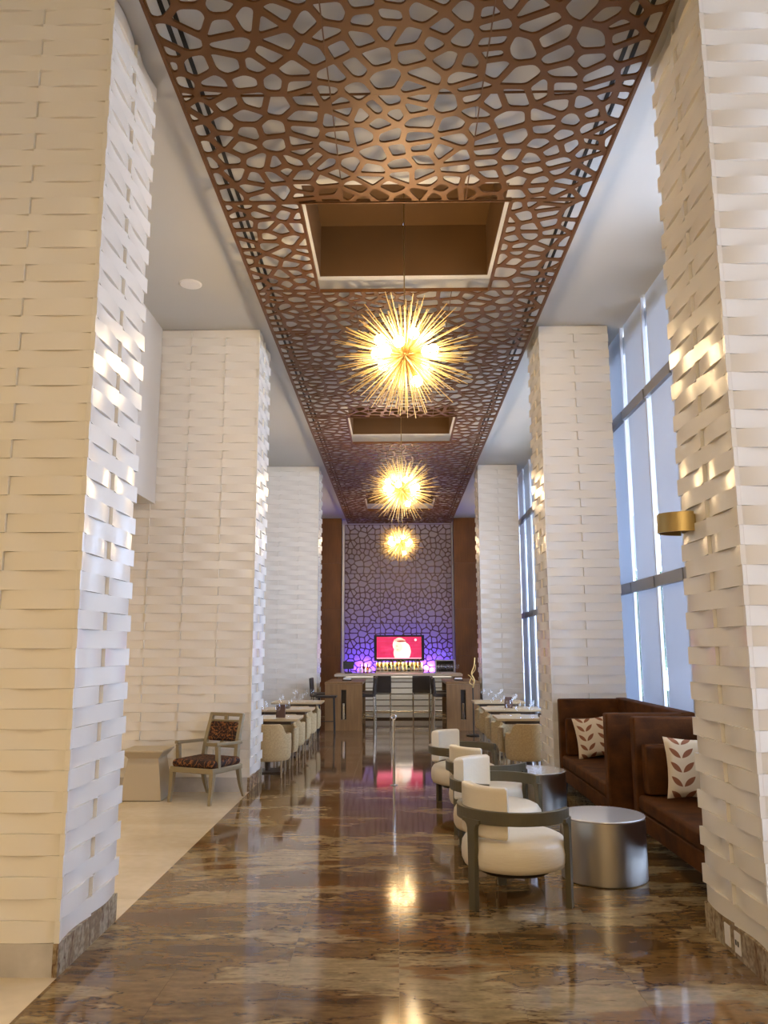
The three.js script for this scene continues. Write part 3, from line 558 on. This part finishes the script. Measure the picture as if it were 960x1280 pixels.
function barStool(x, d, turn, label, group) {
  if (stool0) return dup(stool0, x, 0, d, turn, label, group);
  const t = stool0 = thing('bar_stool', label, 'bar stool', x, 0, d, turn, group);  // sitter looks along local -z
  mesh('seat', new RoundedBoxGeometry(0.42, 0.08, 0.42, 3, 0.025).translate(0, 0.72, 0), M.stool, t);
  mesh('backrest', new RoundedBoxGeometry(0.42, 0.36, 0.06, 3, 0.02).rotateX(0.08).translate(0, 0.90, 0.19), M.stool, t);
  mesh('leg', bar([-0.19, 0, 0.20], [-0.19, 0.70, 0.18], 0.015, 0.017, 6), M.stoolLeg, t); mesh('leg', bar([0.19, 0, 0.20], [0.19, 0.70, 0.18], 0.015, 0.017, 6), M.stoolLeg, t);
  mesh('leg', bar([-0.19, 0, -0.20], [-0.19, 0.70, -0.18], 0.015, 0.017, 6), M.stoolLeg, t); mesh('leg', bar([0.19, 0, -0.20], [0.19, 0.70, -0.18], 0.015, 0.017, 6), M.stoolLeg, t);
  for (const z of [-0.19, 0.19]) mesh('footrest', bar([-0.19, 0.24, z], [0.19, 0.24, z], 0.01), M.stoolLeg, t);
  for (const x2 of [-0.19, 0.19]) mesh('stretcher', bar([x2, 0.24, -0.19], [x2, 0.24, 0.19], 0.01), M.stoolLeg, t);
  return t;
}
barStool(-0.36, 19.35, 0, 'dark bar stool at the white bar front, on its pier side');
barStool(0.55, 19.35, 0, 'dark bar stool at the white bar front, on its window side');
const gA = 'stools along the inner side of the pier side high table', gB = 'stools along the inner side of the window side high table';
for (const d of [17.85, 18.7]) { barStool(-0.69, d, Math.PI / 2, 'dark bar stool on the aisle side of the high table by the pier', gA); barStool(0.97, d, -Math.PI / 2, 'dark bar stool on the aisle side of the high table by the window', gB); }
for (const d of [17.95]) { const s1 = barStool(-1.68, d, -Math.PI / 2, 'dark bar stool between the tiled pier and its high table', 'stools between the pier and the high table'); }
{ // backless stool at the dining side
  const t = thing('backless_stool', 'dark backless stool with thin black legs in front of the high table', 'stool', -1.46, 0, 16.95);
  mesh('seat', new RoundedBoxGeometry(0.42, 0.04, 0.36, 2, 0.012).translate(0, 0.735, 0), M.stool, t);
  for (const [a, b] of [[-1, -1], [1, -1], [-1, 1], [1, 1]]) mesh('leg', bar([a * 0.17, 0, b * 0.14], [a * 0.15, 0.72, b * 0.12], 0.011), M.black, t);
  mesh('stretcher', bar([-0.165, 0.25, 0.135], [0.165, 0.25, 0.135], 0.008), M.black, t);
}
{ // gold twig sculpture on a black stand
  const t = thing('twig_sculpture', 'gold twig sculpture on a slim black floor stand', 'sculpture', 1.50, 0, 16.5);
  mesh('base', lathe([[0, 0], [0.15, 0], [0.15, 0.012], [0.13, 0.022], [0, 0.022]], 28), M.black, t); mesh('pole', bar([0, 0.02, 0], [0, 0.96, 0], 0.012), M.black, t);
  const tw = (pts, r) => new THREE.TubeGeometry(new THREE.CatmullRomCurve3(pts.map((p) => new THREE.Vector3(...p))), 24, r, 6);
  mesh('twig', [tw([[0, 0.93, 0], [0.03, 1.08, 0.02], [-0.02, 1.2, 0], [0.03, 1.35, 0], [0.05, 1.52, 0]], 0.014), tw([[0.02, 1.05, 0], [-0.05, 1.15, 0.02], [-0.09, 1.18, 0]], 0.010), tw([[-0.01, 1.2, 0], [0.05, 1.28, 0], [0.06, 1.38, 0.02]], 0.010), tw([[0.0, 0.98, 0], [-0.06, 1.02, 0], [-0.03, 1.12, 0]], 0.010)], M.brass, t);
}
// ---------------------------------------------------------------- bar
{
  const t = thing('bar_counter', 'white plank fronted bar with a beige stone counter', 'bar', 0, 0, 20.3);
  mesh('body', box(-1.30, 1.36, 0, 1.03, 0.04, 0.6), M.tableDark, t);
  const n = 7, ph = 1.0 / n; for (let i = 0; i < n; i++) mesh('plank', box(-1.31, 1.37, 0.03 + i * ph + 0.012, 0.03 + (i + 1) * ph - 0.012, 0.0, 0.04), M.barPlank, t);
  mesh('counter_top', rbox(-1.53, 1.57, 1.035, 1.095, -0.42, 0.62, 0.01), M.barTop, t); mesh('foot_rail', bar([-1.25, 0.2, 0.18], [1.3, 0.2, 0.18], 0.02), M.chrome, t);
  mesh('led_strip', box(-1.25, 1.3, 1.022, 1.034, -0.36, -0.33), std([1, 0.9, 0.75], 0.5, 0, { emissive: new THREE.Color(1, 0.88, 0.7), emissiveIntensity: 3 }), t);  // strip and its light added under the overhang to brighten the planks
  const ul = new THREE.RectAreaLight(new THREE.Color(1, 0.88, 0.7), 26, 2.5, 0.03); ul.position.set(0.02, 1.018, 0.345); ul.rotation.set(-Math.PI / 2, 0, 0); ul.name = 'added_strip_light'; t.add(ul);
  const b = thing('back_bar', 'dark back bar cabinet carrying bottles under the television', 'cabinet', 0, 0, 22.25);
  mesh('body', box(-1.65, 1.70, 0, 1.0, 0.03, 0.6), M.tableDark, b); for (let i = 0; i < 5; i++) { const door = mesh('door', box(-1.62 + i * 0.665, -1.62 + i * 0.665 + 0.64, 0.08, 0.97, 0, 0.03), M.barWood, b); mesh('handle', new THREE.BoxGeometry(0.012, 0.14, 0.02).translate(-1.62 + i * 0.665 + 0.58, 0.75, 0.01), M.chrome, door); }
  mesh('top', rbox(-1.68, 1.73, 1.0, 1.04, -0.02, 0.62, 0.006), M.barTop, b);
}
{ // lit bottle steps and bottles
  const t = thing('lit_bottle_step', 'glowing yellow stepped bottle display under the television', 'bottle display', 0.03, 1.04, 22.42);
  const glow = std([1, 0.9, 0.5], 0.5, 0, { emissive: new THREE.Color(1, 0.80, 0.30), emissiveIntensity: 3.6 });
  mesh('lamp_step', box(-0.62, 0.66, 0, 0.05, 0, 0.12), M.barTop, t); mesh('lamp_step', box(-0.62, 0.66, 0, 0.10, 0.12, 0.24), M.barTop, t); mesh('light_panel', box(-0.62, 0.66, 0.10, 0.29, 0.24, 0.26), glow, t);
  const l = new THREE.RectAreaLight(new THREE.Color(1, 0.8, 0.35), 5, 1.28, 0.19); l.position.set(0.02, 0.195, -0.235); l.rotation.y = 0; l.lookAt(0.02 + 0.03, 0.195 + 1.04, 5); l.name = 'panel_light'; t.add(l);
  const cols = [[0.55, 0.33, 0.08], [0.75, 0.78, 0.72], [0.10, 0.28, 0.10], [0.35, 0.12, 0.05], [0.85, 0.75, 0.4]].map((c) => std(c, 0.08, 0, { transmission: 0.75, thickness: 0, ior: 1.45 }));
  const lab = ['amber', 'clear', 'green', 'reddish brown', 'pale gold'];
  const body = [[[0, 0], [0.034, 0], [0.037, 0.006], [0.037, 0.15], [0.03, 0.18], [0.013, 0.205], [0.012, 0.26], [0, 0.26]], [[0, 0], [0.042, 0], [0.044, 0.006], [0.044, 0.12], [0.02, 0.155], [0.014, 0.17], [0.013, 0.22], [0, 0.22]]].map((p) => lathe(p, 16)), capG = [cyl(0.014, 0.014, 0.03, 12).translate(0, 0.255, 0), cyl(0.015, 0.015, 0.03, 12).translate(0, 0.215, 0)], labG = [cyl(0.0375, 0.0375, 0.07, 16, true).translate(0, 0.045, 0), cyl(0.0445, 0.0445, 0.06, 16, true).translate(0, 0.035, 0)];
  const bottle = (x, y, d, ci, where, group) => { const k = rnd() < 0.5 ? 0 : 1, b = thing('bottle', `${lab[ci]} glass bottle ${where}`, 'bottle', x, y, d, rr(0, 6), `${lab[ci]} bottles ${group}`); mesh('glass_body', body[k], cols[ci], b); mesh('cap', capG[k], rnd() < 0.5 ? M.black : M.brassDark, b); mesh('paper_label', labG[k], M.napkin, b); };
  for (let i = 0; i < 12; i++) bottle(-0.53 + i * 0.105, 1.092, 22.48, [0, 1, 4, 2, 1][i % 5], 'on the front step of the lit display', 'on the front step');
  for (let i = 0; i < 12; i++) bottle(-0.55 + i * 0.105, 1.142, 22.60, [4, 0, 1, 3, 0][i % 5], 'on the rear step of the lit display', 'on the rear step');
  for (let i = 0; i < 4; i++) bottle(-1.02 + i * 0.10, 1.042, 22.42, [1, 3, 0, 1][i], 'standing on the back bar beside the display', 'beside the display');
}
{ // television
  const t = thing('television', 'wide black framed television showing a bright figure on crimson', 'television', 0.045, 1.72, 22.80);
  const tex = canvasTexture(512, 256, (c, w, h) => {
    c.fillStyle = '#c0164f'; c.fillRect(0, 0, w, h); for (let i = 0; i < 60; i++) { c.fillStyle = i % 2 ? 'rgba(225,60,110,0.25)' : 'rgba(140,10,60,0.25)'; c.fillRect(rnd() * w, rnd() * h, 60 + rnd() * 140, 6 + rnd() * 26); }
    const blob = (x, y, a, b, col) => { c.fillStyle = col; c.beginPath(); c.ellipse(x, y, a, b, 0, 0, 7); c.fill(); };
    blob(275, 190, 82, 90, '#ffe9c8'); blob(262, 95, 78, 84, '#fff0d4'); blob(325, 170, 64, 100, '#fff4de'); blob(250, 120, 46, 58, '#ffd9b4'); blob(262, 42, 66, 22, '#d9b09a'); blob(282, 52, 52, 10, '#8a2a2a'); blob(232, 110, 10, 4, '#7a4030'); blob(240, 150, 14, 4, '#c05a50'); blob(446, 36, 14, 14, '#ffd0da');
    c.fillStyle = '#ff9fb8'; c.fillRect(0, 244, w, 12);
  });
  mesh('bezel', rbox(-0.70, 0.70, -0.355, 0.355, 0, 0.06, 0.008), M.black, t);
  mesh('screen', new THREE.PlaneGeometry(1.24, 0.60).translate(0.0, 0.005, 0.0015), std([0.02, 0.02, 0.02], 0.3, 0, { emissive: new THREE.Color(1, 1, 1), emissiveMap: tex, emissiveIntensity: 3.0 }), t);
  mesh('mount', [box(-0.05, 0.05, -0.68, -0.1, 0.06, 0.12)], M.black, t); mesh('speaker_bar', box(-0.62, 0.62, -0.345, -0.32, -0.003, 0), M.black, t);
  const l = new THREE.RectAreaLight(new THREE.Color(1, 0.35, 0.45), 1.3, 1.24, 0.6); l.position.set(0, 0, 0.01); l.lookAt(0.045, 1.72, 10); l.name = 'screen_light'; t.add(l);
}
{ // things on the bar
  const r = thing('glass_cabinet', 'steel framed glassware cabinet on the back bar under the window side of the screen', 'cabinet', 1.30, 1.04, 22.40);
  mesh('frame', [box(-0.27, -0.24, 0, 0.36, 0, 0.34), box(0.24, 0.27, 0, 0.36, 0, 0.34), box(-0.27, 0.27, 0.33, 0.36, 0, 0.34), box(-0.27, 0.27, 0, 0.03, 0, 0.34)], M.aluminium, r); mesh('back_panel', box(-0.24, 0.24, 0.03, 0.33, 0.31, 0.33), M.stool, r); mesh('shelf', box(-0.24, 0.24, 0.17, 0.18, 0.02, 0.31), M.aluminium, r);
  const tumbler = lathe([[0, 0], [0.03, 0], [0.036, 0.10], [0.034, 0.10], [0.028, 0.006], [0, 0.006]], 14); let first = null;
  const cup = (x, y, d, label, group) => { const c = mesh('tumbler', tumbler, M.wineGlass, scene, x, y, -d); tag(c, label, 'glass', group); };
  for (let i = 0; i < 6; i++) wineGlass(1.08 + i * 0.088, 22.5 + (i % 2) * 0.12, 1.402, 'clear wine glass on top of the steel cabinet', 'glasses on the steel cabinet');
  for (let i = 0; i < 7; i++) wineGlass(0.98 + i * 0.085, 20.52 + (i % 3) * 0.09, 1.097, 'clear wine glass on the window end of the bar counter', 'glasses on the bar counter');
  for (let i = 0; i < 5; i++) cup(0.72 + i * 0.09, 1.0405, 22.36 + (i % 2) * 0.08, 'clear tumbler on the back bar beside the steel cabinet', 'tumblers by the steel cabinet');
  const p = thing('order_terminal', 'small dark order terminal on the pier end of the bar counter', 'terminal', -1.22, 1.097, 20.45, 0.15); mesh('stand', rbox(-0.09, 0.09, 0, 0.03, -0.08, 0.08, 0.008), M.black, p); mesh('neck', box(-0.02, 0.02, 0.03, 0.12, -0.01, 0.02), M.black, p); mesh('display', new RoundedBoxGeometry(0.26, 0.19, 0.025, 2, 0.008).rotateX(-0.2).translate(0, 0.2, 0.01), M.black, p);
  const q = thing('napkin_caddy', 'small white napkin caddy on the brown high table by the window', 'caddy', 1.34, 1.006, 18.2); mesh('tray', rbox(-0.10, 0.10, 0, 0.025, -0.06, 0.06, 0.006), M.stool, q); mesh('napkins', rbox(-0.08, 0.08, 0.025, 0.06, -0.045, 0.045, 0.006), M.napkin, q);
  const q2 = thing('napkin_caddy', 'small white napkin caddy on the brown high table by the pier', 'caddy', -1.12, 1.006, 18.2); mesh('tray', rbox(-0.10, 0.10, 0, 0.025, -0.06, 0.06, 0.006), M.stool, q2); mesh('napkins', rbox(-0.08, 0.08, 0.025, 0.06, -0.045, 0.045, 0.006), M.napkin, q2);
}
{ // violet lamps behind the pierced screen
  const t = thing('led_light_strip', 'blue violet led strip at the foot of the pierced wall screen', 'light strip', 0.035, 0.95, 26.22);
  mesh('housing', box(-1.6, 1.6, -0.03, 0, -0.03, 0.03), M.aluminium, t); mesh('led_strip', box(-1.58, 1.58, 0, 0.006, -0.02, 0.02), std([0.2, 0.1, 1], 0.5, 0, { emissive: new THREE.Color(0.10, 0.04, 1), emissiveIntensity: 4 }), t);
  const l = new THREE.RectAreaLight(new THREE.Color(0.07, 0.02, 1), 430, 3.1, 0.05); l.position.set(0, 0.012, 0); l.rotation.x = Math.PI / 2; l.name = 'led_light'; t.add(l);
  [-1.02, 1.0].forEach((x, i) => { const s = thing('pink_spot_lamp', `pink spot lamp behind the pierced screen, on the ${i ? 'window' : 'pier'} side of the television`, 'lamp', x, 0.98, 26.31); mesh('lamp_body', cyl(0.05, 0.05, 0.06, 20), M.black, s, 0, -0.06, 0); mesh('lamp_lens', cyl(0.045, 0.045, 0.006, 20), std([1, 0.3, 0.7], 0.5, 0, { emissive: new THREE.Color(1, 0.25, 0.75), emissiveIntensity: 8 }), s); const p = new THREE.PointLight(new THREE.Color(1, 0.28, 0.78), 1.3, 0, 2); p.position.set(0, 0.08, 0); p.castShadow = true; p.name = 'lamp_light'; s.add(p); });
}
// ---------------------------------------------------------------- sconce and outlets on the near column
{
  const t = thing('wall_sconce', 'curved bronze wall sconce on the near wave-tiled column', 'sconce', XR, 2.43, 5.20);
  const s = new THREE.Shape(); s.absellipse(0, 0, 0.19, 0.13, Math.PI / 2, Math.PI * 1.5, false, 0); s.lineTo(0, -0.118); s.absellipse(0, 0, 0.178, 0.118, Math.PI * 1.5, Math.PI / 2, true, 0); s.closePath();
  mesh('shade', new THREE.ExtrudeGeometry(s, { depth: 0.125, bevelEnabled: false, curveSegments: 24 }).rotateX(-Math.PI / 2), M.brassDark, t);
  mesh('top_cap', new THREE.ShapeGeometry(new THREE.Shape().absellipse(0, 0, 0.178, 0.118, Math.PI / 2, Math.PI * 1.5, false, 0), 20).rotateX(-Math.PI / 2).translate(0, 0.118, 0), M.black, t); mesh('back_plate', new THREE.BoxGeometry(0.03, 0.10, 0.2).translate(0.01, 0.06, 0), M.brassDark, t); mesh('lamp_lens', new THREE.BoxGeometry(0.1, 0.01, 0.14).translate(-0.05, 0.06, 0), M.white, t);
}
for (const [d, holes] of [[4.98, 0], [4.84, 2]]) {
  const t = thing(holes ? 'power_outlet' : 'blank_outlet_plate', holes ? 'white power outlet in the marble plinth of the near column' : 'blank white plate in the marble plinth beside the power outlet', 'outlet', XR, 0.085, d);
  mesh('plate', new RoundedBoxGeometry(0.008, 0.115, 0.075, 2, 0.003).translate(-0.004, 0, 0), M.outlet, t); for (let i = 0; i < holes; i++) mesh('socket', new RoundedBoxGeometry(0.004, 0.028, 0.018, 1, 0.001).translate(-0.008, 0.0, (i - 0.5) * 0.03), M.black, t);
}
// ---------------------------------------------------------------- outside the glass
{
  const c = thing('unseen_canopy', 'unseen flat grey canopy outside the window wall, shaped to block the sun', 'canopy', 3.3, 0, 10);  // unseen canopy, its slab shaped to keep sky and sun off the glass
  mesh('roof_slab', box(-0.22, 4.2, 5.6, 5.85, -16, 18), std([0.45, 0.44, 0.42], 0.8), c);
  for (let i = 0; i < 5; i++) mesh('post', cyl(0.14, 0.14, 5.65, 20), std([0.45, 0.44, 0.42], 0.7), c, 3.9, -0.05, 14 - i * 7);
}
{
  const g = structure('ground_outside'); mesh('paving', box(WIN + 0.15, 60, -0.25, -0.05, -40, 60), std([0.45, 0.49, 0.54], 0.9), g);
  const leafM = std([0.10, 0.24, 0.05], 0.6, 0, { transmission: 0.35, thickness: 0 }), leaf = new THREE.PlaneGeometry(0.11, 0.20, 1, 2); { const p = leaf.attributes.position; for (let i = 0; i < p.count; i++) p.setZ(i, 0.03 * Math.cos(p.getY(i) * 14)); leaf.computeVertexNormals(); }
  const tree = (x, d, h, r, label) => {
    const t = thing('garden_tree', label, 'tree', x, -0.05, d, 0, 'trees outside the glass'); mesh('trunk', bar([0, 0, 0], [0.1, h * 0.75, 0.05], 0.10, 0.05), std([0.16, 0.11, 0.07], 0.9), t);
    const n = 1500, im = new THREE.InstancedMesh(leaf, leafM, n), m = new THREE.Matrix4(), q = new THREE.Quaternion(), e = new THREE.Euler();
    for (let i = 0; i < n; i++) { const a = rr(0, 6.283), u = rr(-1, 1), k = Math.cbrt(rnd()), s = Math.sqrt(1 - u * u); q.setFromEuler(e.set(rr(0, 6), rr(0, 6), rr(0, 6))); const z = rr(0.8, 1.5); m.compose(new THREE.Vector3(r * k * s * Math.cos(a), h * 0.72 + h * 0.34 * k * u, r * k * s * Math.sin(a)), q, new THREE.Vector3(z, z, z)); im.setMatrixAt(i, m); }
    im.name = 'foliage'; im.userData.kind = 'stuff'; im.castShadow = im.receiveShadow = true; t.add(im);
  };
  tree(6.2, 15.5, 3.4, 1.5, 'leafy green tree outside the window wall'); tree(5.6, 19.2, 3.0, 1.4, 'leafy green tree outside the window wall'); tree(7.0, 23.5, 3.8, 1.8, 'leafy green tree outside the window wall');
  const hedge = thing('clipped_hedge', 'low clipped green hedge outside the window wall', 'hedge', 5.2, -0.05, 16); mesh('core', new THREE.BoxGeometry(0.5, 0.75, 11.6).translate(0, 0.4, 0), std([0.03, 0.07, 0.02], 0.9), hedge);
  const n = 5000, im = new THREE.InstancedMesh(leaf, leafM, n), m = new THREE.Matrix4(), q = new THREE.Quaternion(), e = new THREE.Euler(); for (let i = 0; i < n; i++) { q.setFromEuler(e.set(rr(0, 6), rr(0, 6), rr(0, 6))); m.compose(new THREE.Vector3(rr(-0.36, 0.36), rr(0.05, 0.92), rr(-6, 6)), q, new THREE.Vector3(0.6, 0.6, 0.6)); im.setMatrixAt(i, m); } im.name = 'foliage'; im.userData.kind = 'stuff'; hedge.add(im);
}
renderer.render(scene, camera);
